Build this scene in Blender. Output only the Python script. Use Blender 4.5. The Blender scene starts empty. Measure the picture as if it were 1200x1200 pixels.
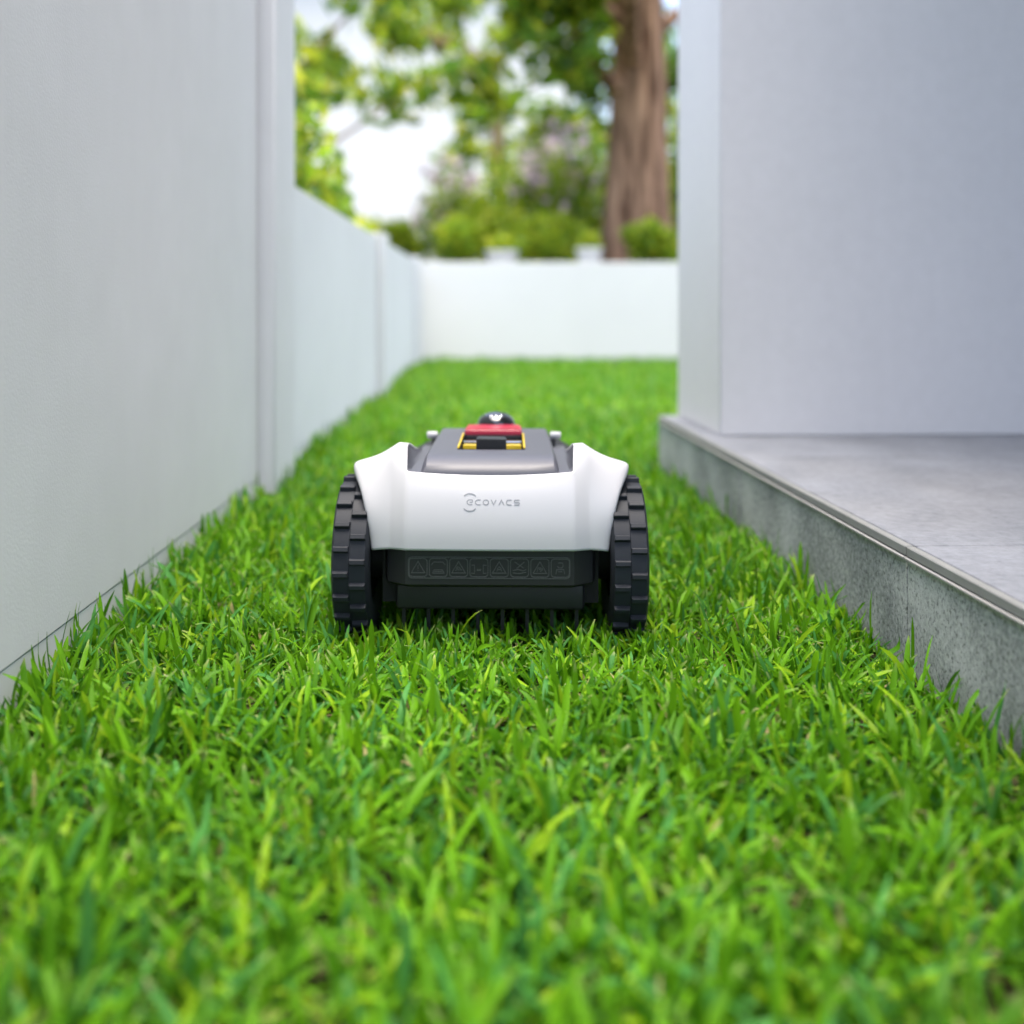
import bpy, bmesh, math, random
import numpy as np
from mathutils import Vector, Matrix
from mathutils.bvhtree import BVHTree

random.seed(7)
rng = np.random.default_rng(11)
R = math.radians
scene = bpy.context.scene
COL = scene.collection

# ------------------------------------------------------------------ camera
CAM_H = 0.433
cam = bpy.data.cameras.new('camera')
cam.sensor_width = 36.0
cam.lens = 37.5
cam.shift_x = (600 - 572) / 1200
cam.shift_y = -(600 - 357) / 1200
cam.clip_start = 0.02
cam.clip_end = 900
cam.dof.use_dof = True
cam.dof.focus_distance = 1.24
cam.dof.aperture_fstop = 2.1
camo = bpy.data.objects.new('camera', cam)
camo.location = (0, 0, CAM_H)
camo.rotation_euler = (R(90), 0, 0)
COL.objects.link(camo)
scene.camera = camo

# ------------------------------------------------------------------ sky, sun, exposure
SUN_EL, SUN_AZ = 85.0, 150.0        # azimuth clockwise from +Y: almost overhead, a little behind the camera
world = bpy.data.worlds.new('World')
scene.world = world
world.use_nodes = True
nt = world.node_tree
nt.nodes.clear()
sky = nt.nodes.new('ShaderNodeTexSky')
sky.sky_type = 'NISHITA'
sky.sun_disc = False
sky.sun_elevation = R(SUN_EL)
sky.sun_rotation = R(SUN_AZ)
sky.air_density = 1.0
sky.dust_density = 5.0
sky.ozone_density = 0.6
bg = nt.nodes.new('ShaderNodeBackground')
bg.inputs[1].default_value = 0.15
wo = nt.nodes.new('ShaderNodeOutputWorld')
nt.links.new(sky.outputs[0], bg.inputs[0])
nt.links.new(bg.outputs[0], wo.inputs[0])
sun = bpy.data.lights.new('sun', 'SUN')
sun.energy = 1.5
sun.angle = R(40)
sun.color = (1.0, 0.95, 0.86)
suno = bpy.data.objects.new('sun', sun)
COL.objects.link(suno)
sd = Vector((math.sin(R(SUN_AZ)) * math.cos(R(SUN_EL)), math.cos(R(SUN_AZ)) * math.cos(R(SUN_EL)), math.sin(R(SUN_EL))))
suno.rotation_euler = sd.to_track_quat('Z', 'Y').to_euler()
suno.location = (0, 0, 8)
vs = scene.view_settings
vs.view_transform = 'Standard'
vs.look = 'None'
vs.exposure = 1.96
vs.gamma = 1.0
vs.use_curve_mapping = False

# ------------------------------------------------------------------ helpers
def tag(o, label=None, cat=None, group=None, kind=None):
    if label: o['label'] = label
    if cat: o['category'] = cat
    if group: o['group'] = group
    if kind: o['kind'] = kind
    return o

def link(name, me, parent=None):
    o = bpy.data.objects.new(name, me)
    COL.objects.link(o)
    if parent is not None: o.parent = parent
    return o

def empty(name, loc=(0, 0, 0), rz=0.0):
    o = bpy.data.objects.new(name, None)
    COL.objects.link(o)
    o.location = loc
    o.rotation_euler = (0, 0, rz)
    o.empty_display_size = 0.05
    return o

def obj(name, bm, m, parent=None, smooth=None):
    me = bpy.data.meshes.new(name)
    bmesh.ops.recalc_face_normals(bm, faces=bm.faces[:])
    bm.to_mesh(me); bm.free()
    me.materials.append(m)
    o = link(name, me, parent)
    if smooth is not None: shade(o, smooth)
    return o

def shade(o, ang):
    me = o.data
    me.polygons.foreach_set('use_smooth', [True] * len(me.polygons))
    try: me.set_sharp_from_angle(angle=R(ang))
    except Exception: pass

def box(bm, x0, x1, y0, y1, z0, z1, bev=0.0, seg=2):
    v = [bm.verts.new((x, y, z)) for z in (z0, z1) for y in (y0, y1) for x in (x0, x1)]
    f = [bm.faces.new([v[i] for i in q]) for q in
         ((0, 2, 3, 1), (4, 5, 7, 6), (0, 1, 5, 4), (2, 6, 7, 3), (0, 4, 6, 2), (1, 3, 7, 5))]
    if bev > 0:
        es = list({e for q in f for e in q.edges})
        bmesh.ops.bevel(bm, geom=es, offset=bev, segments=seg, profile=0.5, affect='EDGES', clamp_overlap=True)

def prism(bm, poly0, z0, poly1, z1):
    a = [bm.verts.new((x, y, z0)) for x, y in poly0]
    b = [bm.verts.new((x, y, z1)) for x, y in poly1]
    n = len(a)
    bm.faces.new(a[::-1]); bm.faces.new(b)
    for i in range(n): bm.faces.new((a[i], a[(i + 1) % n], b[(i + 1) % n], b[i]))

def loft(bm, rings, cap=True):
    vs_ = [[bm.verts.new(p) for p in r] for r in rings]
    n = len(rings[0])
    for a, b in zip(vs_[:-1], vs_[1:]):
        for i in range(n): bm.faces.new((a[i], a[(i + 1) % n], b[(i + 1) % n], b[i]))
    if cap:
        bm.faces.new(vs_[0][::-1]); bm.faces.new(vs_[-1])

def lathe(bm, prof, axis='z', n=48, centre=(0, 0, 0)):
    rings = []
    cx, cy, cz = centre
    for k in range(n):
        a = 2 * math.pi * k / n
        c, s = math.cos(a), math.sin(a)
        if axis == 'z': rings.append([bm.verts.new((cx + r * c, cy + r * s, cz + h)) for h, r in prof])
        else: rings.append([bm.verts.new((cx + h, cy + r * c, cz + r * s)) for h, r in prof])
    for k in range(n):
        a, b = rings[k], rings[(k + 1) % n]
        for i in range(len(prof) - 1):
            bm.faces.new((a[i], a[i + 1], b[i + 1], b[i]))
    bmesh.ops.remove_doubles(bm, verts=bm.verts[:], dist=1e-6)

def ribbon(bm, pts, w, surf, off, closed=False):
    """flat printed stroke: pts in (x, z); surf(x, z) -> y of the surface under it."""
    P = [Vector((p[0], p[1])) for p in pts]
    n = len(P)
    L, Rr = [], []
    for i in range(n):
        if closed: a, b = P[i - 1], P[(i + 1) % n]
        else: a, b = P[max(i - 1, 0)], P[min(i + 1, n - 1)]
        d1 = (P[i] - a); d2 = (b - P[i])
        if d1.length < 1e-9: d1 = d2
        if d2.length < 1e-9: d2 = d1
        d1.normalize(); d2.normalize()
        t = (d1 + d2)
        if t.length < 1e-6: t = d1
        t.normalize()
        nrm = Vector((-t.y, t.x))
        k = w / 2 / max(0.5, nrm.dot(Vector((-d1.y, d1.x))))
        for q, S in ((P[i] + nrm * k, L), (P[i] - nrm * k, Rr)):
            y = surf(q.x, q.y)
            S.append((bm.verts.new((q.x, y - off, q.y)), bm.verts.new((q.x, y + 0.0004, q.y))))
    rngn = range(n) if closed else range(n - 1)
    for i in rngn:
        j = (i + 1) % n
        bm.faces.new((L[i][0], L[j][0], Rr[j][0], Rr[i][0]))
        bm.faces.new((L[i][1], L[j][1], L[j][0], L[i][0]))
        bm.faces.new((Rr[i][0], Rr[j][0], Rr[j][1], Rr[i][1]))

# ------------------------------------------------------------------ materials
def mat(name, base, rough=0.5, spec=0.5, metal=0.0, bump=None, noise=None, coat=0.0):
    m = bpy.data.materials.new(name)
    m.use_nodes = True
    t = m.node_tree
    p = t.nodes['Principled BSDF']
    p.inputs['Base Color'].default_value = (*base, 1)
    p.inputs['Roughness'].default_value = rough
    p.inputs['Specular IOR Level'].default_value = spec
    p.inputs['Metallic'].default_value = metal
    p.inputs['Coat Weight'].default_value = coat
    tc = t.nodes.new('ShaderNodeTexCoord')
    if noise:                      # list of (scale, amount, detail)
        prev = None
        for sc, amt, det in noise:
            n = t.nodes.new('ShaderNodeTexNoise')
            n.inputs['Scale'].default_value = sc
            n.inputs['Detail'].default_value = det
            n.inputs['Roughness'].default_value = 0.6
            t.links.new(tc.outputs['Object'], n.inputs['Vector'])
            mr = t.nodes.new('ShaderNodeMapRange')
            mr.inputs[1].default_value = 0.3; mr.inputs[2].default_value = 0.7
            mr.inputs[3].default_value = 1 - amt; mr.inputs[4].default_value = 1 + amt
            t.links.new(n.outputs['Fac'], mr.inputs[0])
            mx = t.nodes.new('ShaderNodeMix'); mx.data_type = 'RGBA'; mx.blend_type = 'MULTIPLY'
            mx.inputs[0].default_value = 1.0
            if prev is None: mx.inputs[6].default_value = (*base, 1)
            else: t.links.new(prev, mx.inputs[6])
            t.links.new(mr.outputs[0], mx.inputs[7])
            prev = mx.outputs[2]
        t.links.new(prev, p.inputs['Base Color'])
    if bump:
        sc, st, dist = bump
        n = t.nodes.new('ShaderNodeTexNoise')
        n.inputs['Scale'].default_value = sc
        n.inputs['Detail'].default_value = 4
        t.links.new(tc.outputs['Object'], n.inputs['Vector'])
        b = t.nodes.new('ShaderNodeBump')
        b.inputs['Strength'].default_value = st
        b.inputs['Distance'].default_value = dist
        t.links.new(n.outputs['Fac'], b.inputs['Height'])
        t.links.new(b.outputs[0], p.inputs['Normal'])
    return m

def leaf_mat(name, rough=0.45, trans=0.35, spec=0.4):
    m = bpy.data.materials.new(name)
    m.use_nodes = True
    t = m.node_tree
    p = t.nodes['Principled BSDF']
    out = t.nodes['Material Output']
    a = t.nodes.new('ShaderNodeAttribute'); a.attribute_name = 'tint'
    p.inputs['Roughness'].default_value = rough
    p.inputs['Specular IOR Level'].default_value = spec
    t.links.new(a.outputs['Color'], p.inputs['Base Color'])
    tr = t.nodes.new('ShaderNodeBsdfTranslucent')
    g = t.nodes.new('ShaderNodeGamma'); g.inputs[1].default_value = 0.97
    t.links.new(a.outputs['Color'], g.inputs[0])
    t.links.new(g.outputs[0], tr.inputs[0])
    mx = t.nodes.new('ShaderNodeMixShader'); mx.inputs[0].default_value = trans
    t.links.new(p.outputs[0], mx.inputs[1]); t.links.new(tr.outputs[0], mx.inputs[2])
    t.links.new(mx.outputs[0], out.inputs[0])
    return m

M = {}
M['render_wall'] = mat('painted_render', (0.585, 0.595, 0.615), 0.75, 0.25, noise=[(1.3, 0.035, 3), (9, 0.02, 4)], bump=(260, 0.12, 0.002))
def brushed(m, amt):
    t = m.node_tree; p = t.nodes['Principled BSDF']
    src = p.inputs['Base Color'].links[0].from_socket
    tc = t.nodes.new('ShaderNodeTexCoord'); mp = t.nodes.new('ShaderNodeMapping'); mp.inputs['Scale'].default_value = (14, 14, 0.7)
    n = t.nodes.new('ShaderNodeTexNoise'); n.inputs['Scale'].default_value = 2.0; n.inputs['Detail'].default_value = 6; n.inputs['Roughness'].default_value = 0.65
    t.links.new(tc.outputs['Object'], mp.inputs[0]); t.links.new(mp.outputs[0], n.inputs['Vector'])
    mr = t.nodes.new('ShaderNodeMapRange'); mr.inputs[1].default_value = 0.3; mr.inputs[2].default_value = 0.7
    mr.inputs[3].default_value = 1 - amt; mr.inputs[4].default_value = 1 + amt
    t.links.new(n.outputs['Fac'], mr.inputs[0])
    mx = t.nodes.new('ShaderNodeMix'); mx.data_type = 'RGBA'; mx.blend_type = 'MULTIPLY'; mx.inputs[0].default_value = 1
    t.links.new(src, mx.inputs[6]); t.links.new(mr.outputs[0], mx.inputs[7]); t.links.new(mx.outputs[2], p.inputs['Base Color'])
brushed(M['render_wall'], 0.008)
M['wall_base'] = mat('painted_plinth', (0.585, 0.595, 0.615), 0.75, 0.25, noise=[(5, 0.05, 5)], bump=(260, 0.08, 0.002))
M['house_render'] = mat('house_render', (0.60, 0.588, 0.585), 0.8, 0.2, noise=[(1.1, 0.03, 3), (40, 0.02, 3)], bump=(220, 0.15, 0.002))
brushed(M['house_render'], 0.010)
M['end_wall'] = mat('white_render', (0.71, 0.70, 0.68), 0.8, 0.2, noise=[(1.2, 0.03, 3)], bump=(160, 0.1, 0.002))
M['shell'] = mat('white_plastic', (0.43, 0.435, 0.46), 0.34, 0.5, bump=(1500, 0.04, 0.0004))
M['print'] = mat('grey_print', (0.23, 0.24, 0.26), 0.5)
M['cover'] = mat('grey_plastic', (0.060, 0.063, 0.080), 0.48, 0.5, bump=(2200, 0.08, 0.0004))
M['bumper'] = mat('black_plastic', (0.011, 0.012, 0.014), 0.46, 0.4, bump=(1800, 0.12, 0.0004))
M['emboss'] = mat('black_emboss', (0.05, 0.054, 0.058), 0.35, 0.5)
M['chassis'] = mat('dark_chassis', (0.006, 0.006, 0.007), 0.6, 0.3)
M['tyre'] = mat('black_rubber', (0.013, 0.016, 0.022), 0.62, 0.3, noise=[(60, 0.12, 4)], bump=(900, 0.15, 0.0005))
M['hub'] = mat('hub_plastic', (0.30, 0.31, 0.33), 0.45)
M['red'] = mat('red_plastic', (0.30, 0.004, 0.028), 0.36, 0.5)
M['yellow'] = mat('yellow_plastic', (0.50, 0.36, 0.01), 0.4)
M['chrome'] = mat('chrome', (0.75, 0.76, 0.78), 0.15, 0.5, metal=1.0)
M['dome'] = mat('black_gloss', (0.006, 0.007, 0.009), 0.06, 0.6, coat=0.6)
M['trim'] = mat('aluminium_trim', (0.205, 0.21, 0.20), 0.75, 0.2, metal=0.0, noise=[(30, 0.06, 4)])
M['lip'] = mat('pale_trim_lip', (0.27, 0.27, 0.255), 0.75, 0.2)
M['soil'] = mat('soil', (0.035, 0.035, 0.014), 0.95, 0.1, noise=[(40, 0.5, 6)], bump=(90, 0.8, 0.01))
M['pot'] = mat('pale_pot', (0.78, 0.76, 0.72), 0.6, noise=[(10, 0.05, 3)])
M['white_house'] = mat('white_house', (0.86, 0.85, 0.82), 0.8)
M['roof'] = mat('roof_grey', (0.25, 0.25, 0.26), 0.8, noise=[(4, 0.1, 3)])
M['concrete'] = mat('dark_grout', (0.07, 0.07, 0.07), 0.9, 0.2)
M['blade'] = leaf_mat('grass_blade', 0.5, 0.42, 0.16)
M['leaf'] = leaf_mat('leaf', 0.45, 0.5, 0.4)

def tile_mat(name, dark, light, fine, speck):
    m = mat(name, light, 0.6, 0.3)
    t = m.node_tree
    p = t.nodes['Principled BSDF']
    tc = t.nodes.new('ShaderNodeTexCoord')
    def noi(sc, det, ro):
        n = t.nodes.new('ShaderNodeTexNoise')
        n.inputs['Scale'].default_value = sc; n.inputs['Detail'].default_value = det; n.inputs['Roughness'].default_value = ro
        t.links.new(tc.outputs['Object'], n.inputs['Vector'])
        return n
    a = noi(7, 6, 0.6); b = noi(fine, 5, 0.75); c = noi(1.6, 3, 0.5)
    ma = t.nodes.new('ShaderNodeMath'); ma.operation = 'MULTIPLY_ADD'
    ma.inputs[1].default_value = 0.45
    t.links.new(a.outputs['Fac'], ma.inputs[0]); 
    mb = t.nodes.new('ShaderNodeMath'); mb.operation = 'MULTIPLY'; mb.inputs[1].default_value = 0.55
    t.links.new(b.outputs['Fac'], mb.inputs[0]); t.links.new(mb.outputs[0], ma.inputs[2])
    r = t.nodes.new('ShaderNodeValToRGB')
    r.color_ramp.elements[0].position = 0.39; r.color_ramp.elements[0].color = (*dark, 1)
    r.color_ramp.elements[1].position = 0.60; r.color_ramp.elements[1].color = (*light, 1)
    t.links.new(ma.outputs[0], r.inputs[0])
    sp = noi(fine * 1.6, 2, 0.5)
    sr_ = t.nodes.new('ShaderNodeMapRange')
    sr_.inputs[1].default_value = 0.56; sr_.inputs[2].default_value = 0.66; sr_.inputs[3].default_value = 1.0; sr_.inputs[4].default_value = speck
    t.links.new(sp.outputs['Fac'], sr_.inputs[0])
    sm = t.nodes.new('ShaderNodeMix'); sm.data_type = 'RGBA'; sm.blend_type = 'MULTIPLY'; sm.inputs[0].default_value = 1.0
    t.links.new(r.outputs[0], sm.inputs[6]); t.links.new(sr_.outputs[0], sm.inputs[7])
    warm = t.nodes.new('ShaderNodeMix'); warm.data_type = 'RGBA'; warm.blend_type = 'MULTIPLY'
    mr = t.nodes.new('ShaderNodeMapRange')
    mr.inputs[1].default_value = 0.5; mr.inputs[2].default_value = 0.72; mr.inputs[3].default_value = 0; mr.inputs[4].default_value = 0.8
    t.links.new(c.outputs['Fac'], mr.inputs[0]); t.links.new(mr.outputs[0], warm.inputs[0])
    t.links.new(sm.outputs[2], warm.inputs[6]); warm.inputs[7].default_value = (1.03, 0.98, 0.91, 1)
    t.links.new(warm.outputs[2], p.inputs['Base Color'])
    bp = t.nodes.new('ShaderNodeBump'); bp.inputs['Strength'].default_value = 0.35; bp.inputs['Distance'].default_value = 0.002
    t.links.new(b.outputs['Fac'], bp.inputs['Height']); t.links.new(bp.outputs[0], p.inputs['Normal'])
    return m
M['riser'] = tile_mat('riser_stone', (0.13, 0.142, 0.147), (0.46, 0.475, 0.47), 130, 0.45)
M['paver'] = tile_mat('paver_stone', (0.155, 0.164, 0.180), (0.235, 0.246, 0.268), 60, 0.9)

def bark_mat():
    m = mat('bark', (0.16, 0.10, 0.07), 0.9, 0.15)
    t = m.node_tree; p = t.nodes['Principled BSDF']
    tc = t.nodes.new('ShaderNodeTexCoord'); mp = t.nodes.new('ShaderNodeMapping')
    mp.inputs['Scale'].default_value = (9, 9, 1.2)
    n = t.nodes.new('ShaderNodeTexNoise'); n.inputs['Scale'].default_value = 1.6; n.inputs['Detail'].default_value = 7
    t.links.new(tc.outputs['Object'], mp.inputs[0]); t.links.new(mp.outputs[0], n.inputs['Vector'])
    r = t.nodes.new('ShaderNodeValToRGB')
    r.color_ramp.elements[0].position = 0.35; r.color_ramp.elements[0].color = (0.075, 0.038, 0.022, 1)
    r.color_ramp.elements[1].position = 0.65; r.color_ramp.elements[1].color = (0.46, 0.28, 0.18, 1)
    t.links.new(n.outputs['Fac'], r.inputs[0]); t.links.new(r.outputs[0], p.inputs['Base Color'])
    b = t.nodes.new('ShaderNodeBump'); b.inputs['Strength'].default_value = 0.9; b.inputs['Distance'].default_value = 0.04
    t.links.new(n.outputs['Fac'], b.inputs['Height']); t.links.new(b.outputs[0], p.inputs['Normal'])
    return m
M['bark'] = bark_mat()

# ------------------------------------------------------------------ ground
bm = bmesh.new()
box(bm, -300, 300, -300, 300, -0.5, 0.0)
tag(obj('ground', bm, M['soil']), 'dark soil under the lawn and the garden', kind='structure')

# ------------------------------------------------------------------ garden wall on the left
WX = -0.50
wall = empty('garden_wall', (WX, 2.4, 0))
tag(wall, 'tall and low pale painted wall panels between pillars along the lawn', 'wall')
def wbox(name, x0, x1, y0, y1, z0, z1, m, bev=0.003):
    b = bmesh.new(); box(b, x0 - WX, x1 - WX, y0 - 2.4, y1 - 2.4, z0, z1, bev)
    return obj(name, b, m, wall, 20)
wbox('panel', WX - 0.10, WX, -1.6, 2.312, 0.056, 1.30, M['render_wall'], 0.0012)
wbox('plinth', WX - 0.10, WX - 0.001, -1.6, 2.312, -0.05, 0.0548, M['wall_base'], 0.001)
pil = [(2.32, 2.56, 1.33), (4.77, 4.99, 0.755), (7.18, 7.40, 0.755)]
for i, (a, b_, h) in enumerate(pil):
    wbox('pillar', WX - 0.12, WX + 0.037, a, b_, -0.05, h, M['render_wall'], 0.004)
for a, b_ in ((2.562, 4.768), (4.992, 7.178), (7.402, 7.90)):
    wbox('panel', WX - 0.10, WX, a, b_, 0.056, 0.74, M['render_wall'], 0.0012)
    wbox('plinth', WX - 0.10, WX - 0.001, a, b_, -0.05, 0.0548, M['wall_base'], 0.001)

# end wall and the raised bed behind it
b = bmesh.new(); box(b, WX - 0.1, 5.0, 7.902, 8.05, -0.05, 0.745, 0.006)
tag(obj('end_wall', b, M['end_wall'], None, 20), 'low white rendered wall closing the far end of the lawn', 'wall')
b = bmesh.new(); box(b, -3.5, 5.0, 8.052, 14.0, -0.05, 0.66, 0.02)
tag(obj('garden_bed', b, M['soil']), 'raised soil bed behind the low white wall', kind='structure')

# ------------------------------------------------------------------ patio, riser tiles, trim
dv = Vector((-0.037, 1.0)).normalized(); pv = Vector((dv.y, -dv.x))
K0 = Vector((0.50, 1.0))
kang = math.atan2(0.037, 1.0)
patio = empty('patio', (K0.x, K0.y, 0), kang)
tag(patio, 'raised grey stone tile patio beside the lawn', kind='structure')
def pbox(name, u0, u1, v0, v1, z0, z1, m, bev=0.0012, seg=1):
    # u to the right of the kerb line, v along it (local frame)
    b = bmesh.new(); box(b, u0, u1, v0, v1, z0, z1, bev, seg)
    return obj(name, b, m, patio, 20)
seams = [-2.55, -1.85, -1.15, -0.45, 0.25, 0.965, 1.72]
pbox('concrete_core', 0.010, 2.9, seams[0] + .01, seams[-1] - 0.008, -0.05, 0.1385, M['concrete'])
for i in range(len(seams) - 1):
    a, c = seams[i] + 0.0018, seams[i + 1] - 0.0018
    pbox('riser_tile', 0.0, 0.0095, a, c, -0.04, 0.1335, M['riser'])
    pbox('edge_trim', -0.0015, 0.009, a, c, 0.1385, 0.1500, M['trim'])
    pbox('trim_lip', -0.0045, 0.009, a, c, 0.1345, 0.1375, M['lip'], 0.0005)
    for j in range(4):
        pbox('paving_slab', 0.0105 + 0.72 * j, 0.0105 + 0.72 * j + 0.7175, a, c, 0.1395, 0.1502, M['paver'], 0.001)
pbox('end_riser', 0.0, 2.9, seams[-1] + 0.0, seams[-1] + 0.009, -0.04, 0.1498, M['riser'])

hw = empty('house_wall', (K0.x, K0.y, 0.15), kang)
tag(hw, 'pale grey rendered wall end standing on the tile patio', 'wall')
def hbox(name, u0, u1, v0, v1, z0, z1, m, bev=0.004):
    b = bmesh.new(); box(b, u0, u1, v0, v1, z0 - 0.15, z1 - 0.15, bev)
    return obj(name, b, m, hw, 20)
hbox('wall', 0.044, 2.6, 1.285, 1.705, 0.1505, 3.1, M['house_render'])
hbox('side_wall', 2.5, 2.8, -2.5, 1.283, 0.1505, 3.1, M['house_render'])
hbox('roof', 0.16, 2.9, -2.4, 1.283, 2.60, 2.75, M['house_render'])  # unseen roof; its eave is drawn further out to shade the wall face

# ------------------------------------------------------------------ lawn
def blades(P, length, width, az, lean, bend, roll, tint, tipc, S=5, fold=True):
    n = len(P)
    s = np.linspace(0, 1, S + 1)
    th = lean[:, None] + bend[:, None] * (s[None, :] ** 1.3)
    dh = np.sin(th); dz = np.cos(th)
    ds = (length / S)[:, None]
    h = np.concatenate([np.zeros((n, 1)), np.cumsum((dh[:, 1:] + dh[:, :-1]) / 2 * ds, 1)], 1)
    z = np.concatenate([np.zeros((n, 1)), np.cumsum((dz[:, 1:] + dz[:, :-1]) / 2 * ds, 1)], 1)
    ca, sa = np.cos(az)[:, None], np.sin(az)[:, None]
    cx = P[:, :1] + h * ca; cy = P[:, 1:2] + h * sa
    prof = np.interp(s, [0, .15, .45, .75, .92, 1], [.80, .96, 1.0, .90, .62, .16])
    w = width[:, None] * prof[None, :] / 2
    # side vector rotated by the roll round the blade axis
    cr, sr = np.cos(roll)[:, None], np.sin(roll)[:, None]
    nx, ny, nz = -dz * ca, -dz * sa, dh           # upper normal
    sx = -sa * cr + nx * sr; sy = ca * cr + ny * sr; sz = nz * sr
    fx = sa * sr + nx * cr; fy = -ca * sr + ny * cr; fz = nz * cr
    lf = np.stack([cx - sx * w, cy - sy * w, z - sz * w], -1)
    rt = np.stack([cx + sx * w, cy + sy * w, z + sz * w], -1)
    if fold:
        k = w * 0.35
        md = np.stack([cx - fx * k, cy - fy * k, z - fz * k], -1)
        V = np.stack([lf, md, rt], 2); W = 3
    else:
        V = np.stack([lf, rt], 2); W = 2
    V = V.reshape(n, (S + 1) * W, 3)
    base = np.arange(n)[:, None] * (S + 1) * W
    q = []
    for i in range(S):
        for j in range(W - 1):
            q.append([i * W + j, i * W + j + 1, (i + 1) * W + j + 1, (i + 1) * W + j])
    F = (base[:, :, None] + np.array(q)[None]).reshape(-1, 4)
    g = s[None, :, None]
    pale = np.array([0.30, 0.33, 0.14])
    bmix = np.clip(1 - g * 5, 0, 1) * 0.5
    Cc = tint[:, None, :] * (1 - bmix) + pale * bmix
    tm = np.clip((g - 0.86) / 0.14, 0, 1) * tipc[:, None, None]
    Cc = Cc * (1 - tm) + np.array([0.42, 0.42, 0.20]) * tm
    Cc = np.repeat(Cc[:, :, None, :], W, 2).reshape(-1, 3)
    return V.reshape(-1, 3), F, Cc

def mesh_np(name, parts, m, parent=None, smooth=True):
    off = 0; Vs, Fs, Cs = [], [], []
    for V, F, C in parts:
        Vs.append(V); Fs.append(F + off); Cs.append(C); off += len(V)
    V = np.concatenate(Vs); F = np.concatenate(Fs); C = np.concatenate(Cs)
    me = bpy.data.meshes.new(name)
    me.vertices.add(len(V)); me.vertices.foreach_set('co', V.astype(np.float32).ravel())
    me.loops.add(F.size); me.loops.foreach_set('vertex_index', F.astype(np.int32).ravel())
    me.polygons.add(len(F))
    me.polygons.foreach_set('loop_start', np.arange(0, F.size, 4, dtype=np.int32))
    me.update(calc_edges=True)
    if smooth: me.polygons.foreach_set('use_smooth', np.ones(len(F), dtype=bool))
    a = me.color_attributes.new('tint', 'FLOAT_COLOR', 'POINT')
    a.data.foreach_set('color', np.concatenate([C, np.ones((len(C), 1))], 1).astype(np.float32).ravel())
    me.materials.append(m)
    me.validate()
    return link(name, me, parent)

def kerb_x(y): return 0.50 - 0.037 * (y - 1.0)
def right_limit(y):
    return np.where(y < 2.73, kerb_x(y) - 0.002, 2.6)
MX, MY = 0.004, 1.40     # mower centre line and rear axle

def vnoise(x, y, sc, seed):
    r = np.random.default_rng(seed); tot = np.zeros_like(x)
    for k in range(5):
        a = r.uniform(0, 6.28); f = sc * r.uniform(0.6, 1.7); ph = r.uniform(0, 6.28)
        tot += np.sin((x * math.cos(a) + y * math.sin(a)) * f + ph)
    return tot / 5

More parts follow.
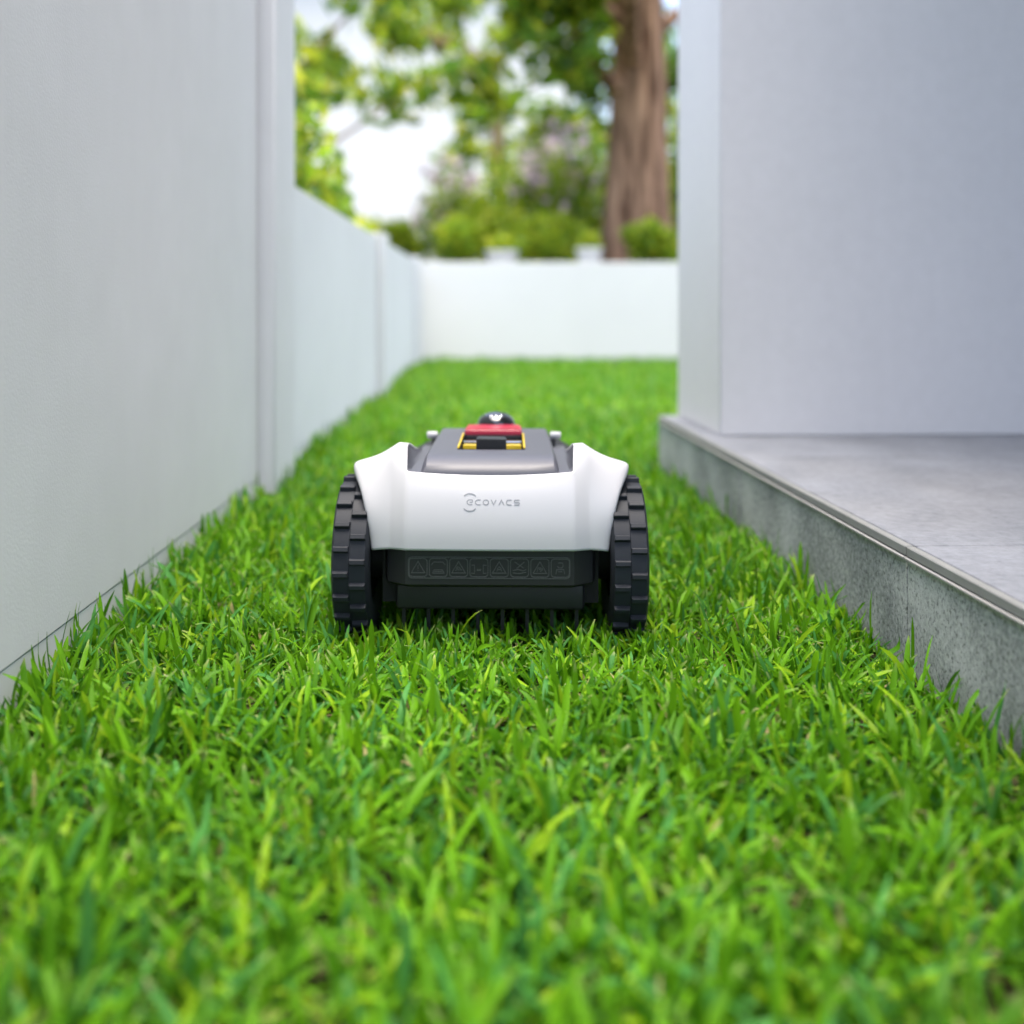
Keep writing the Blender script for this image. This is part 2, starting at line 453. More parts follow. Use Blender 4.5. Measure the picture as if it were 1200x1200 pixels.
def lawn_patch(y0, y1, x1, dens, S, fold, lw, seed):
    r = np.random.default_rng(seed)
    n = int(dens * (y1 - y0) * (x1 - WX))
    P = np.stack([r.uniform(WX + 0.004, x1, n), r.uniform(y0, y1, n)], 1)
    # clustered: part of the blades spring from shared shoots
    k = n * 2 // 3
    shoots = np.stack([r.uniform(WX + 0.004, x1, k // 4), r.uniform(y0, y1, k // 4)], 1)
    sid = r.integers(0, len(shoots), k)
    P[:k] = shoots[sid] + r.normal(0, 0.0035, (k, 2))
    # thicker fringe the mower cannot reach, along the wall and the kerb
    ne = int(160 * (y1 - y0)); ye = r.uniform(y0, y1, ne); de = 0.004 + r.exponential(0.02, ne)
    xe = np.where(r.random(ne) < 0.5, WX + de, kerb_x(ye) - 0.004 - de)
    P = np.concatenate([P, np.stack([xe, ye], 1)])
    P = P[(P[:, 0] > WX + 0.003) & (P[:, 0] < right_limit(P[:, 1]))]
    x, y = P[:, 0], P[:, 1]
    n = len(P)
    # what the lens can see, with a margin to either side
    vis = (x > -0.62 * y - 0.35) & (x < 0.62 * y + 0.35)
    # clear of the tyres
    lx = x - MX
    tyre = (np.abs(np.abs(lx) - 0.172) < 0.029) & (np.abs(y - MY) < 0.045)
    keep = vis & ~tyre
    P = P[keep]; x, y = P[:, 0], P[:, 1]; n = len(P); lx = x - MX
    dl = x - WX; dr = np.where(y < 2.75, kerb_x(y) - x, 9.0)
    edge = np.exp(-np.minimum(dl, dr) / 0.05)
    patch = vnoise(x, y, 16, seed + 1)
    patch2 = vnoise(x, y, 45, seed + 2)
    L = r.gamma(9, 1 / 9, n) * 0.046 * (1 + 0.22 * patch + 0.12 * patch2) * np.where(r.random(n) < np.where(dr < dl, 0.12, 0.28), 1 + 0.8 * edge, 1 - 0.45 * edge)
    L = np.clip(L, 0.016, 0.080)
    lean = np.abs(r.normal(0.30, 0.50, n)) * (1 - 0.5 * edge)
    bend = r.normal(0.75, 0.55, n) * (1 - 0.5 * edge)
    flat = r.random(n) < 0.24
    lean[flat] = r.uniform(0.8, 1.25, flat.sum()); bend[flat] = r.normal(0.1, 0.3, flat.sum())
    under = (np.abs(lx) < 0.15) & (y > MY - 0.085) & (y < MY + 0.5)
    L[under] = np.minimum(L[under], 0.040)
    L = np.where((np.abs(np.abs(lx) - 0.172) < 0.045) & (np.abs(y - MY) < 0.12), np.minimum(L, 0.046), L)
    fr = (y > 1.17) & (y < 1.31) & (np.abs(lx) < 0.26)
    L[fr] = np.minimum(L[fr], np.where(r.random(fr.sum()) < 0.16, 0.060, 0.041)); lean[fr] *= 0.85
    az = r.uniform(0, 2 * np.pi, n)
    roll = r.normal(0, 0.35, n)
    wd = r.normal(1, 0.27, n).clip(0.45, 1.6) * 0.0053 * lw * (0.75 + 0.25 * L / 0.046)
    # blade colours
    base = np.empty((n, 3)); u = r.random(n)
    a = np.array([0.050, 0.170, 0.006]); b_ = np.array([0.140, 0.345, 0.008]); c = np.array([0.065, 0.225, 0.045]); d = np.array([0.23, 0.40, 0.014])
    t = r.random((n, 1))
    base[:] = a * (1 - t) + b_ * t
    m2 = (u > 0.72) & (u < 0.86); base[m2] = c * (0.8 + 0.5 * t[m2])
    m3 = (u >= 0.86) & (u < 0.935); base[m3] = d * (0.8 + 0.4 * t[m3])
    m4 = u >= 0.935; base[m4] = np.array([0.34, 0.30, 0.13]) * (0.7 + 0.5 * t[m4])
    L[m4] *= 0.7; lean[m4] = r.uniform(0.5, 1.3, m4.sum()); wd[m4] *= 0.6
    base *= (1 + 0.12 * vnoise(x, y, 9, 5))[:, None]
    tipc = np.where(r.random(n) < 0.35, r.uniform(0.2, 0.9, n), 0)
    V, F, C = blades(P, L, wd, az, lean, bend, roll, base, tipc, S, fold)
    # blades lie against the wall and the kerb, not through them
    V[:, 0] = np.maximum(V[:, 0], WX + 0.004 + 0.002 * np.abs(np.sin(V[:, 2] * 300)))
    py = V[:, 1]
    pillar = np.zeros(len(V), bool)
    for a_, c_, _ in pil: pillar |= (py > a_ - 0.01) & (py < c_ + 0.01)
    V[pillar, 0] = np.maximum(V[pillar, 0], WX + 0.040)
    pk = py < 2.73
    V[pk, 0] = np.minimum(V[pk, 0], kerb_x(py[pk]) - 0.006)
    V[:, 1] = np.minimum(V[:, 1], 7.895)
    V[:, 2] = np.maximum(V[:, 2], 0.002)
    return V, F, C

parts = [lawn_patch(0.36, 1.15, 0.56, 19000, 6, True, 1.0, 21),
         lawn_patch(1.15, 2.2, 0.56, 19000, 6, True, 1.0, 22),
         lawn_patch(2.2, 3.6, 1.6, 13000, 4, False, 1.08, 23),
         lawn_patch(3.6, 7.9, 2.4, 6500, 3, False, 1.35, 24)]
lawn = mesh_np('grass', parts, M['blade'])
tag(lawn, 'lush green broad bladed lawn grass between the walls', 'grass', kind='stuff')

# ------------------------------------------------------------------ robot mower
mower = empty('robot_mower', (MX, MY, 0), R(-1.3))
tag(mower, 'white robot lawn mower with black lugged wheels and grey top cover', 'lawn mower')
def my(y): return y - MY       # design coordinates (metres from the lens) to the mower's own frame

# white rear shell: columns by rows
half = {  # |x| column -> rows of (x, y, z)
 'D': [(.1035,1.300,.1330),(.1035,1.300,.155),(.1035,1.304,.180),(.1035,1.311,.205),(.1035,1.321,.2262),(.1038,1.336,.246),(.1055,1.352,.2568),(.1060,1.40,.252),(.105,1.45,.239),(.105,1.55,.222),(.103,1.70,.195)],
 'C': [(.1230,1.3105,.1322),(.1230,1.3105,.155),(.1230,1.3145,.180),(.1225,1.322,.205),(.1220,1.331,.2290),(.1210,1.340,.249),(.1180,1.354,.2580),(.1185,1.40,.253),(.119,1.45,.240),(.120,1.55,.223),(.118,1.70,.196)],
 'B': [(.1360,1.3135,.1308),(.1370,1.3140,.154),(.1395,1.3180,.179),(.1430,1.328,.204),(.1470,1.342,.2250),(.1475,1.356,.2345),(.1460,1.366,.2375),(.1465,1.40,.235),(.147,1.45,.225),(.146,1.55,.209),(.142,1.70,.184)],
 'A': [(.1465,1.318,.1285),(.1490,1.3185,.153),(.1535,1.3210,.178),(.1595,1.3350,.202),(.1680,1.358,.2200),(.1715,1.371,.2285),(.1725,1.382,.2310),(.173,1.40,.227),(.173,1.45,.214),(.170,1.55,.198),(.163,1.70,.170)],
}
half['A'] = [(x + (0, .0005, .0015, .003, .0045, .005, .005)[min(i, 6)], y, z) for i, (x, y, z) in enumerate(half['A'])]
half['Z'] = [(x + .0012, y + .007, z - (.0075 if i > 3 else .001)) for i, (x, y, z) in enumerate(half['A'])]
cols = [('Z', -1), ('A', -1), ('B', -1), ('C', -1), ('D', -1), -0.07, -0.035, 0.0, 0.035, 0.07, ('D', 1), ('C', 1), ('B', 1), ('A', 1), ('Z', 1)]
bm = bmesh.new()
cl = bm.edges.layers.float.new('crease_edge')
G = []
for c in cols:
    if isinstance(c, tuple):
        G.append([bm.verts.new((c[1] * x, my(y), z)) for x, y, z in half[c[0]]])
    else:
        k = 1 - (c / .1035) ** 2
        G.append([bm.verts.new((c, my(y - .002 * k), z - (.0045 * k if i == 4 else 0))) for i, (x, y, z) in enumerate(half['D'][:5])])
for a, b_ in zip(G[:-1], G[1:]):
    for i in range(min(len(a), len(b_)) - 1):
        bm.faces.new((a[i], b_[i], b_[i + 1], a[i + 1]))
for gi, c in enumerate(cols):
    if isinstance(c, tuple) and c[0] in 'CD':
        for i in range(len(G[gi]) - 1):
            e = bm.edges.get((G[gi][i], G[gi][i + 1]))
            if e: e[cl] = 0.8
for gi in range(len(G) - 1):
    e = bm.edges.get((G[gi][0], G[gi + 1][0]))
    if e: e[cl] = 0.7
shell = obj('rear_shell', bm, M['shell'], mower)
shade(shell, 180)
md = shell.modifiers.new('subsurf', 'SUBSURF'); md.levels = 3; md.render_levels = 3
md = shell.modifiers.new('solid', 'SOLIDIFY'); md.thickness = 0.0035; md.offset = -1
bpy.context.view_layer.update()
dg = bpy.context.evaluated_depsgraph_get()
bvh = BVHTree.FromObject(shell, dg)
def shell_y(x, z):
    h = bvh.ray_cast(Vector((x, -0.5, z)), Vector((0, 1, 0)))
    return h[0].y if h[0] is not None else my(1.30)

# printed logo
def px(x, y, d): return ((x - 572) * d / 1250 - MX, CAM_H - (y - 357) * d / 1250)
PD = 1.304
def pl(pts): return [px(540 + a / 13.333, 565 + b_ / 13.333, PD) for a, b_ in pts]
def arc(cx, cy, rx, ry, a0, a1, n=12):
    return [(cx + rx * math.cos(R(a0 + (a1 - a0) * i / n)), cy - ry * math.sin(R(a0 + (a1 - a0) * i / n))) for i in range(n + 1)]
strokes = []
strokes.append([(208, 282)] + arc(165, 318, 40, 36, 90, 270) + [(208, 354)])
strokes.append([(165, 318), (208, 318)])
strokes.append([(208, 282), (208, 318)])
strokes.append([(338, 282)] + arc(295, 318, 40, 36, 90, 270) + [(338, 354)])
strokes.append(arc(420, 318, 42, 36, 0, 355, 22))
strokes.append([(502, 279), (541, 352), (580, 279)])
strokes.append([(622, 357), (663, 284), (704, 357)])
strokes.append([(820, 282)] + arc(780, 318, 40, 36, 90, 270) + [(820, 354)])
strokes.append([(944, 282), (880, 282), (864, 292), (866, 308), (885, 318), (925, 318), (942, 328), (942, 344), (928, 354), (862, 354)])
strokes.append(arc(168, 318, 130, 130, 45, 135, 14))
strokes.append(arc(168, 318, 130, 130, 225, 315, 14))
bm = bmesh.new()
for i, s in enumerate(strokes):
    ribbon(bm, pl(s), 0.00125, shell_y, 0.0002 + 0.00003 * i)
obj('logo_print', bm, M['print'], shell)

# grey top cover: side wings and raised deck with the hatch well
bm = bmesh.new()
def sheet(bm, rows):
    vsr = [[bm.verts.new(p) for p in r] for r in rows]
    for a, b_ in zip(vsr[:-1], vsr[1:]):
        for i in range(len(a) - 1): bm.faces.new((a[i], a[i + 1], b_[i + 1], b_[i]))
def dip(x): return -.0045 * max(0.0, 1 - (x / .1035) ** 2)
xs = [-.1048, -.1032, -.099, -.09, -.07, -.035, 0, .035, .07, .09, .099, .1032, .1048]
rows = []
for y, z, kd in ((1.3235, .195, 0), (1.3235, .2235, 1), (1.3250, .2252, 1), (1.331, .2260, .9), (1.34, .2262, .8), (1.36, .2262, .3), (1.45, .2245, 0), (1.56, .2215, 0), (1.62, .2195, 0), (1.66, .205, 0), (1.70, .18, 0)):
    dz = float(np.interp(y, [p[1] for p in half['D']], [p[2] for p in half['D']])) - .0015
    k = max(0, min(1, (y - 1.322) / .02))
    rows.append([(x * (1 if abs(x) < .104 else 1 + .008 * k), my(y - .002 * max(0, 1 - (x / .1035) ** 2)),
                  (z + kd * dip(x)) if abs(x) < .103 else max(z, dz if abs(x) > .104 else z + .25 * (dz - z)) if y > 1.33 else z) for x in xs])
sheet(bm, rows)
cover = obj('top_cover', bm, M['cover'], mower, 40)
bm = bmesh.new()
dprof = [(1.3225, .2200), (1.3232, .2268), (1.3268, .2318), (1.333, .2358), (1.342, .2388), (1.356, .2412), (1.375, .2424), (1.402, .2428), (1.50, .2434), (1.56, .2436), (1.64, .2432), (1.652, .2415), (1.657, .236), (1.659, .215)]
HX = .0435
def xrow(y):
    return [-.0885, -.0835, -.0795, -HX, 0, HX, .0795, .0835, .0885]
vr = []
for y, z in dprof:
    r_ = []
    for k, x in enumerate(xrow(y)):
        e = abs(k - 4)
        zz = {4: .2195, 3: z - .0035, 2: z}.get(e, z)
        if y < 1.324: zz = {4: .2195, 3: min(z, .2225), 2: z}.get(e, z) + dip(x) * 0.9
        elif y < 1.34: zz += dip(x) * 0.5
        if e == 4: zz = min(zz, .2205)
        tap = 1 - 0.03 * max(0, (y - 1.37) / 0.28)
        r_.append(bm.verts.new((x * (tap if e > 1 else 1), my(y - .0015), zz)))
    vr.append(r_)
for i in range(len(vr) - 1):
    for k in range(8):
        if 7 <= i < 9 and k in (3, 4): continue     # hatch well
        bm.faces.new((vr[i][k], vr[i][k + 1], vr[i + 1][k + 1], vr[i + 1][k]))
deck = obj('raised_deck', bm, M['cover'], mower, 35)
y0, y1 = 1.4005, 1.5585
bm = bmesh.new()
for (xa, xb, ya, yb) in ((-HX - .001, -HX + .0015, y0, y1), (HX - .0015, HX + .001, y0, y1), (-HX, HX, y1, y1 + .002), (-HX, HX, y0 - .002, y0)):
    box(bm, xa, xb, my(ya), my(yb), .205, .2432)
box(bm, -HX, HX, my(y0), my(y1), .203, .207)
obj('hatch_well', bm, M['chassis'], deck)
for s in (-1, 1):
    bm = bmesh.new()
    box(bm, s * HX - .0014, s * HX + .0014, my(1.402), my(1.555), .2435, .2462, .001)
    obj('yellow_seal', bm, M['yellow'], deck, 20)
bm = bmesh.new()
box(bm, -HX + .003, HX - .003, my(1.470), my(1.476), .232, .2395, .001)
obj('yellow_bar', bm, M['yellow'], deck, 20)
bm = bmesh.new()
box(bm, -HX + .003, HX - .003, my(1.478), my(1.49), .2385, .2435, .001)
obj('chrome_bar', bm, M['chrome'], deck, 20)
bm = bmesh.new()
lathe(bm, [(.207, .034), (.228, .034), (.2325, .031), (.2325, .026), (.229, .024), (.229, .0)], 'z', 40, (0, my(1.438), 0))
obj('dial', bm, M['chrome'], deck, 40)
bm = bmesh.new()
loft(bm, [[(-.0205, my(1.408), .2300), (.0205, my(1.408), .2300), (.0205, my(1.432), .2300), (-.0205, my(1.432), .2300)],
          [(-.0198, my(1.4075), .2555), (.0198, my(1.4075), .2548), (.0195, my(1.430), .2562), (-.0195, my(1.430), .2568)]])
bmesh.ops.bevel(bm, geom=bm.edges[:], offset=.0012, segments=2, affect='EDGES')
obj('latch', bm, M['bumper'], deck, 20)
bm = bmesh.new()
loft(bm, [[(-.0415, my(1.548), .2430), (.0415, my(1.548), .2430), (.0415, my(1.63), .2430), (-.0415, my(1.63), .2430)],
          [(-.0410, my(1.549), .2520), (.0410, my(1.549), .2520), (.0405, my(1.63), .2500), (-.0405, my(1.63), .2500)]])
bmesh.ops.bevel(bm, geom=bm.edges[:], offset=.002, segments=3, affect='EDGES')
obj('red_lid', bm, M['red'], deck, 20)
bm = bmesh.new()
box(bm, -.0415, .0415, my(1.545), my(1.549), .2330, .2428, .0008)
obj('lid_gasket', bm, M['bumper'], deck, 20)
# sensor dome
bm = bmesh.new()
prof = [(.2405, .0315), (.2470, .0312), (.2490, .0295)] + [(.2490 + .0185 * math.sin(R(a)), .0285 * math.cos(R(a))) for a in range(0, 91, 9)]
lathe(bm, prof, 'z', 40, (.003, my(1.652), 0))
dome = obj('sensor_dome', bm, M['dome'], mower, 50)
bm = bmesh.new()
lathe(bm, [(.2455, .0312), (.2455, .0322), (.2475, .0322), (.2475, .0305)], 'z', 40, (.003, my(1.652), 0))
obj('dome_ring', bm, M['chrome'], dome, 20)
for k, dx in enumerate((-.0075, 0, .0075)):
    bm = bmesh.new()
    bmesh.ops.create_uvsphere(bm, u_segments=12, v_segments=8, radius=.0026)
    bmesh.ops.translate(bm, verts=bm.verts[:], vec=(.003 + dx, my(1.652) - .0195 + abs(dx) * .12, .2608))
    obj('lens', bm, M['chrome'], dome, 60)
for s in (-1, 1):
    bm = bmesh.new()
    lathe(bm, [(-.008, .0), (-.008, .0048), (-.006, .0056), (.006, .0056), (.008, .0048), (.008, 0)], 'x', 20, (s * .0925, my(1.606), .2365))
    pin = obj('side_pin', bm, M['hub'], mower, 40)
    bm = bmesh.new()
    box(bm, s * .0865 - .006, s * .0865 + .006, my(1.598), my(1.616), .2185, .2325, .001)
    obj('pin_bracket', bm, M['bumper'], pin, 20)

# black bumper with pictograms
bm = bmesh.new()
def bp(k, dy): return [(-.150 + k, my(1.42)), (-.127 + k, my(1.322 + dy)), (-.1035 + k * .5, my(1.3055 + dy)), (.1035 - k * .5, my(1.3055 + dy)), (.127 - k, my(1.322 + dy)), (.150 - k, my(1.42))]
loft(bm, [[(x, y, z) for x, y in bp(k, dy)] for k, dy, z in ((.006, .014, .0835), (.001, .003, .0870), (0, 0, .0900), (0, 0, .1150), (0, .0005, .1400))])
bumper = obj('bumper', bm, M['bumper'], mower, 20)
BY = my(1.3055)
flat = lambda x, z: BY
PD2 = 1.3055
def pp(x, y): return px(475 + x / 5.854, 645 + y / 5.854, PD2)
def rrect(x0, x1, y0, y1, r):
    o = []
    for cx, cy, a0 in ((x1 - r, y0 + r, 90), (x1 - r, y1 - r, 0), (x0 + r, y1 - r, -90), (x0 + r, y0 + r, -180)):
        o += [(cx + r * math.cos(R(a0 - 90 * i / 4)), cy - r * math.sin(R(a0 - 90 * i / 4))) for i in range(5)]
    return o
bm = bmesh.new()
ribbon(bm, [pp(*q) for q in rrect(32, 1140, 48, 192, 26)], .0010, flat, .0007, True)
obj('icon_panel_frame', bm, M['emboss'], bumper)
tri = [(0, -42), (46, 36), (-46, 36)]
icons = [
 [[(0, -16), (0, 10)], [(0, 19), (0, 25)]],
 [[(-48, -18), (-30, -38), (30, -38), (48, -18)], [(-40, 38), (-28, 16), (28, 16), (40, 38), (-36, 39)], [(-28, 28), (28, 28)]],
 [[(-20, 20), (-8, 6), (4, 20)], [(2, -6), (12, 10), (20, 20)], [(-14, 2), (-2, -8)]],
 [[(-52, -18), (-30, -18), (-30, 38), (-52, 38)], [(52, -18), (30, -18), (30, 38), (52, 38)], [(-14, 8), (0, 18), (14, 8)], [(-14, 18), (14, 18)]],
 [[(-16, 24), (-10, 2), (0, -8), (12, 6), (16, 24)], [(-10, 12), (10, 12)]],
 [[(-34, -42), (28, 0)], [(34, -42), (-20, 4)], [(-46, 18), (-10, 10), (24, 20), (46, 10)], [(-46, 34), (0, 38), (46, 28)]],
 [[(-18, 24), (-14, 0), (12, 0), (18, 10), (4, 24)], [(-8, 10), (10, 10)]],
 [[(-16, -36), (16, -36), (20, -16), (12, -2), (-12, -2), (-20, -16)], [(-30, 40), (-24, 10), (24, 10), (30, 40)], [(-14, 24), (14, 24)]],
]
for k in range(8):
    cx = 98 + k * 139.5; cy = 120
    bm = bmesh.new()
    ribbon(bm, [pp(*q) for q in rrect(cx - 62, cx + 62, cy - 62, cy + 62, 22)], .0010, flat, .0008, True)
    ls = list(icons[k])
    if k in (0, 2, 4, 6): ribbon(bm, [pp(cx + a, cy + b_) for a, b_ in tri], .0009, flat, .00072, True)
    for i, l in enumerate(ls):
        ribbon(bm, [pp(cx + a, cy + b_) for a, b_ in l], .0009, flat, .00055 + i * .00006)
    obj('warning_pictogram', bm, M['emboss'], bumper)

# lower skirt, comb, chassis
bm = bmesh.new()
box(bm, -.118, .118, my(1.327), my(1.40), .0525, .0860, .006, 3)
obj('skirt', bm, M['bumper'], mower, 20)
for k in range(8):
    bm = bmesh.new()
    loft(bm, [[(x0 * w, y0_ * w, z) for x0, y0_ in ((-1, -1), (1, -1), (1, 1), (-1, 1))] for w, z in ((.0016, .018), (.0022, .03), (.0022, .056))])
    bmesh.ops.translate(bm, verts=bm.verts[:], vec=(-.109 + k * .0311, my(1.345), 0))
    obj('comb_tooth', bm, M['bumper'], mower)
bm = bmesh.new()
loft(bm, [[(x, my(y), z) for x, y in ((-.136, 1.345), (.136, 1.345), (.14, 1.60), (.10, 1.86), (-.10, 1.86), (-.14, 1.60))] for z in (.058, .205)])
obj('chassis', bm, M['chassis'], mower)
bm = bmesh.new()
loft(bm, [[(x * k, my(1.60 + (y - 1.60) * k), z) for x, y in ((-.15, 1.60), (.15, 1.60), (.155, 1.72), (.115, 1.89), (-.115, 1.89), (-.155, 1.72))] for k, z in ((.96, .07), (1, .09), (1, .15), (.93, .185), (.8, .196))])
obj('front_hood', bm, M['shell'], mower, 40)

# wheels
lug_me = None
def wheel(sx):
    global lug_me
    bm = bmesh.new()
    prof = [(-.018, .055), (-.0225, .066), (-.0240, .084), (-.0225, .0935), (-.0195, .0985), (-.0005, .0990), (0, .0985), (.0005, .0990), (.0195, .0985), (.0225, .0935), (.0240, .084), (.0225, .066), (.018, .055)]
    lathe(bm, prof, 'x', 72)
    w = obj('wheel', bm, M['tyre'], mower, 35)
    w.location = (sx * .1725, 0, .1045)
    bm = bmesh.new()
    lathe(bm, [(sx * .010, 0), (sx * .012, .02), (sx * .016, .028), (sx * .012, .046), (sx * .0185, .056), (sx * .0235, .066), (sx * .0238, .069), (sx * .015, .060)], 'x', 48)
    obj('hub_cap', bm, M['hub'], w, 40)
    bm = bmesh.new()
    lathe(bm, [(-sx * .016, 0), (-sx * .016, .06)], 'x', 40)
    obj('inner_disc', bm, M['chassis'], w, 40)
    bm = bmesh.new()
    lathe(bm, [(-sx * .045, .0), (-sx * .045, .03), (-sx * .014, .03), (-sx * .014, 0)], 'x', 32)
    obj('axle_housing', bm, M['chassis'], w, 40)
    if lug_me is None:
        b = bmesh.new()
        loft(b, [[(-.0098, -.0042, .0970), (.0098, -.0042, .0970), (.0098, .0042, .0970), (-.0098, .0042, .0970)],
                 [(-.0094, -.0030, .1045), (.0094, -.0030, .1045), (.0094, .0030, .1045), (-.0094, .0030, .1045)]])
        bmesh.ops.bevel(b, geom=[e for e in b.edges if all(v.co.z > .1 for v in e.verts)], offset=.0007, segments=1, affect='EDGES')
        bmesh.ops.recalc_face_normals(b, faces=b.faces[:])
        lug_me = bpy.data.meshes.new('tread_lug'); b.to_mesh(lug_me); b.free()
        lug_me.materials.append(M['tyre'])
    for c, off in ((sx * .0102, 0.0), (-sx * .0102, 0.5)):
        for k in range(21):
            l = link('tread_lug', lug_me, w)
            l.location = (c, 0, 0)
            l.rotation_euler = (2 * math.pi * (k + off) / 21 + 0.09, 0, 0)
    return w
wheel(-1); wheel(1)
for s in (-1, 1):
    bm = bmesh.new()
    lathe(bm, [(-.014, .0), (-.014, .036), (-.009, .042), (.009, .042), (.014, .036), (.014, .0)], 'x', 36, (s * .115, my(1.80), .043))
    fw = obj('front_wheel', bm, M['tyre'], mower, 40)
    bm = bmesh.new()
    lathe(bm, [(-.0155, .0), (-.0155, .018), (.0155, .018), (.0155, 0)], 'x', 24, (s * .115, my(1.80), .043))
    obj('front_hub', bm, M['hub'], fw, 40)

# ------------------------------------------------------------------ planting beyond the walls
def leaf_cloud(centres, radii, n, size, cols_, seed, thin=1.0, elong=2.0):
    r = np.random.default_rng(seed)
    centres = np.array(centres, float); radii = np.array(radii, float)
    vol = radii.prod(1) ** 0.75
    idx = r.choice(len(centres), n, p=vol / vol.sum())
    d = r.normal(size=(n, 3)); d /= np.linalg.norm(d, axis=1)[:, None]
    rad = r.random(n) ** 0.45
    # clumps: push leaves toward twig ends
    P = centres[idx] + d * rad[:, None] * radii[idx]
    P += 0.25 * radii[idx] * np.stack([vnoise(P[:, 0], P[:, 1] + P[:, 2], 14, seed + k) for k in range(3)], 1)
    t = r.normal(size=(n, 3)); t[:, 2] += 0.4; t /= np.linalg.norm(t, axis=1)[:, None]
    q = np.cross(t, r.normal(size=(n, 3))); q /= np.linalg.norm(q, axis=1)[:, None]
    s = size * r.uniform(0.6, 1.3, n)[:, None]
    a = t * s * elong / 2; b_ = q * s / 2
    V = np.stack([P - a, P + b_ * 0.9, P + a, P - b_ * 0.9], 1).reshape(-1, 3)
    F = np.arange(4 * n).reshape(n, 4)
    cols_ = np.array(cols_); ci = r.integers(0, len(cols_), n)
    C = cols_[ci] * r.uniform(0.7, 1.3, n)[:, None]
    return V, F, np.repeat(C, 4, 0)

GREEN = [(.10, .21, .015), (.14, .28, .02), (.19, .32, .02), (.06, .15, .015)]
LIME = [(.30, .42, .02), (.40, .48, .03), (.22, .36, .02), (.46, .48, .03)]
DARK = [(.05, .10, .02), (.07, .14, .02), (.09, .18, .02)]
PURPLE = [(.55, .36, .52), (.66, .48, .60), (.72, .58, .66)]

def limb(bm, p, q, r0, r1, n=8):
    p = Vector(p); q = Vector(q); d = (q - p).normalized()
    u = d.orthogonal().normalized(); v = d.cross(u)
    loft(bm, [[tuple(c + (u * math.cos(2 * math.pi * k / n) + v * math.sin(2 * math.pi * k / n)) * r) for k in range(n)] for c, r in ((p, r0), ((p + q) / 2 + u * r0 * 0.6, (r0 + r1) / 2), (q, r1))])

def bush(label, x, y, z, rx, h, cols_, n, size, seed, group=None, lobes=6, extra=None, name='garden_shrub', cat='shrub', elong=2.0, ry=None):
    r = random.Random(seed)
    root = empty(name, (x, y, z))
    tag(root, label, cat, group)
    ry = ry or rx
    cs = [(0, 0, h * .5)]; rs = [(rx * .72, ry * .72, h * .42)]
    for k in range(lobes):
        a = 6.283 * k / lobes + r.uniform(-.4, .4)
        cs.append((math.cos(a) * rx * .55, math.sin(a) * ry * .55, h * r.uniform(.25, .75)))
        rs.append((rx * r.uniform(.32, .48), ry * r.uniform(.32, .48), h * r.uniform(.2, .3)))
    pr = [leaf_cloud(cs, rs, n, size, cols_, seed, elong=elong)]
    mesh_np('foliage', pr, M['leaf'], root, False)
    bm = bmesh.new()
    for k in range(4):
        c = cs[k]
        limb(bm, (r.uniform(-.02, .02), r.uniform(-.02, .02), -.06), (c[0] * .8, c[1] * .8, c[2]), .016, .005, 6)
    obj('stem', bm, M['bark'], root)
    if extra:
        cl_, nn, sz = extra
        fl = mesh_np('flowers', [leaf_cloud([(c[0], c[1], c[2] + rs[i][2] * .5) for i, c in enumerate(cs)], rs, nn, sz, cl_, seed + 9, elong=1.0)], M['leaf'], root, False)
        fl['kind'] = 'stuff'
    return root

def at(px_, py_, Y): return ((px_ - 572) * Y / 1250, CAM_H - (py_ - 357) * Y / 1250)

# shrub reaching over the wall on the left
bush('leafy yellow green hedge shrub rising behind the wall beside the tall pillar', -.98, 4.6, 0, .48, 1.62, LIME + GREEN, 7000, .045, 41, lobes=7, ry=1.1, name='hedge_shrub', cat='hedge')
bush('lower lime green hedge shrub behind the low wall near its far corner', -1.0, 6.4, 0, .5, 1.12, LIME, 4200, .045, 42, lobes=7, ry=.9, name='hedge_shrub', cat='hedge')
# on the raised bed
bush('rounded dark green shrub beside the cream pot on the raised bed', -.24, 8.75, .66, .24, .56, GREEN[1:3] + LIME, 2600, .032, 43)
bush('wide fine leaved green shrub between the cream pot and white pot', .50, 8.9, .66, .36, .62, GREEN[1:3] + LIME, 4200, .03, 44)
bush('rounded green shrub growing in front of the big tree trunk', 1.36, 8.75, .66, .30, .50, GREEN[1:3] + LIME, 2800, .03, 45)
bush('lime leaved shrub glowing behind the cream pot', .10, 9.6, .66, .35, .75, LIME, 2600, .04, 46)
bush('tall dark shrub with mauve flowers behind the wide shrub', .72, 10.8, .66, .65, 1.5, GREEN + LIME, 2300, .05, 47, extra=(PURPLE, 260, .10), name='flowering_shrub')
bush('loose dark shrub with mauve flowers towards the white house', -.45, 11.6, .66, .5, 1.35, GREEN + LIME, 1300, .05, 48, extra=(PURPLE, 150, .10), name='flowering_shrub')
bush('pale lime shrub in front of the white house', -1.0, 10.4, .66, .42, .62, LIME, 2200, .045, 51)
bush('tall loose lime shrub behind the tree trunk and the white pot', 1.0, 12.0, .66, .55, 2.1, LIME + GREEN, 1800, .055, 52)
bush('big dark evergreen shrub behind the tree trunk', 1.9, 12.4, .66, 1.0, 2.4, GREEN + LIME, 5000, .06, 49)
bush('bright lime shrub standing behind the mauve flowers', .35, 13.2, .66, .8, 1.9, LIME + GREEN, 1900, .06, 50)

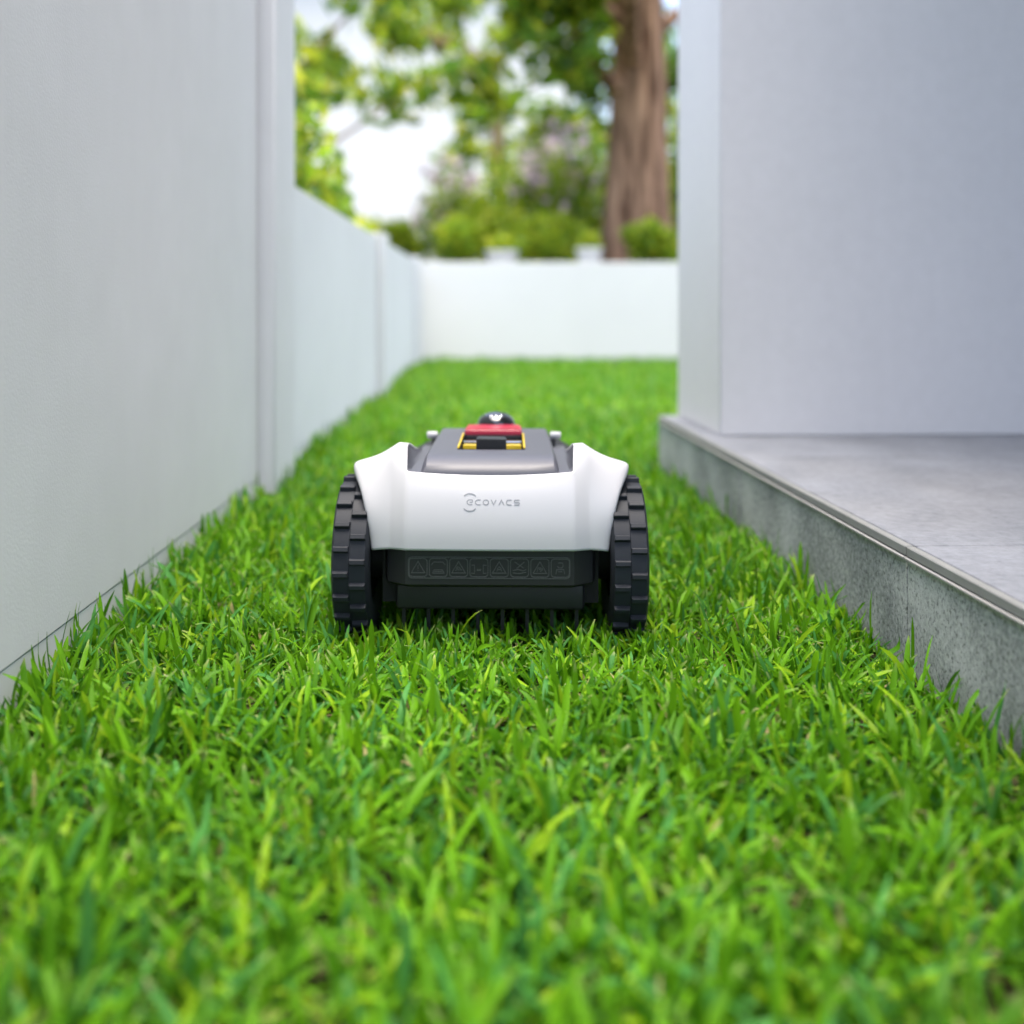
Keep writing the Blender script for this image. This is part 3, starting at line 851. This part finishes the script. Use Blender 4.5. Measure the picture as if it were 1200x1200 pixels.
def pot(label, x, y, r, h, seed):
    root = empty('flower_pot', (x, y, .66)); tag(root, label, 'pot', 'pots on the raised bed')
    bm = bmesh.new()
    lathe(bm, [(0, 0), (0, r * .72), (h * .9, r), (h * .9, r * 1.08), (h, r * 1.08), (h, r * .92), (h * .85, r * .9), (h * .85, 0)], 'z', 28)
    obj('pot_body', bm, M['pot'], root, 40)
    mesh_np('foliage', [leaf_cloud([(0, 0, h + .05)], [(r, r, .10)], 260, .03, LIME, seed)], M['leaf'], root, False)
pot('wide cream pot with lime leaves between two round shrubs', .11, 8.50, .125, .20, 61)
pot('white pot with lime leaves beside the foot of the tree trunk', .80, 8.45, .10, .22, 62)

def tree(label, x, y, z, h, r0, spread, n, size, cols_, seed, crown_lo):
    r = random.Random(seed)
    root = empty('garden_tree', (x, y, z)); tag(root, label, 'tree', 'trees beyond the garden')
    bm = bmesh.new()
    N = 20
    rings = []
    ph = [r.uniform(0, 6.28) for _ in range(3)]
    for k in range(9):
        t = k / 8
        rr = r0 * (1.22 - .55 * t ** .7 if k else 1.4)
        rings.append([(math.cos(2 * math.pi * i / N) * rr * (1 + .09 * math.sin(5 * 2 * math.pi * i / N + ph[0]) + .05 * math.sin(9 * 2 * math.pi * i / N + ph[1])) + .05 * math.sin(2 * t + ph[2]),
                       math.sin(2 * math.pi * i / N) * rr * (1 + .09 * math.cos(4 * 2 * math.pi * i / N + ph[1])), -.1 + t * h * .7) for i in range(N)])
    loft(bm, rings)
    tr = obj('trunk', bm, M['bark'], root, 60)
    cs, rs = [], []
    bm = bmesh.new()
    for k in range(11):
        a = 6.283 * k / 11 + r.uniform(-.3, .3)
        hz = r.uniform(crown_lo, h)
        d = spread * r.uniform(.35, 1)
        e = (math.cos(a) * d, math.sin(a) * d, hz)
        limb(bm, (0, 0, max(h * .3, hz - d * .6)), e, r0 * .3, r0 * .07)
        for q in range(4):
            cs.append((e[0] + r.uniform(-.5, .5) * spread * .4, e[1] + r.uniform(-.5, .5) * spread * .4, e[2] + r.uniform(-.25, .35)))
            w = spread * r.uniform(.14, .26)
            rs.append((w, w, w * .7))
    obj('limbs', bm, M['bark'], root)
    mesh_np('crown', [leaf_cloud(cs, rs, n, size, cols_, seed)], M['leaf'], root, False)
tree('broad rough barked tree with a thick trunk on the raised bed', 1.31, 9.7, .62, 5.0, .285, 2.2, 7000, .10, GREEN + LIME, 71, 2.2)
tree('airy lime leaved tree behind the low wall, left of the white house', -2.3, 10.5, 0, 4.6, .11, 2.0, 4200, .10, LIME + GREEN, 74, 1.7)
tree('slim tree with light green crown behind the mauve flowers', .1, 15.5, 0, 5.4, .12, 1.7, 2800, .11, LIME + GREEN, 72, 2.0)
tree('dark leaved tree standing right of the light green tree', 3.2, 17.0, 0, 6.0, .18, 2.2, 5000, .12, DARK + GREEN, 73, 1.6)

# white house far behind on the left
hs = empty('white_house', (-4.0, 22, 0)); tag(hs, 'bright white house wall showing between the trees beyond the garden', 'house')
bm = bmesh.new(); box(bm, -5, 5.8, 0, 5, 0, 7.6, .02); obj('wall', bm, M['white_house'], hs, 20)
bm = bmesh.new(); box(bm, -5.3, 6.1, -.4, 5.3, 7.6, 7.85, .03); obj('roof', bm, M['roof'], hs, 20)

scene.render.resolution_x = 1024
scene.render.resolution_y = 1024
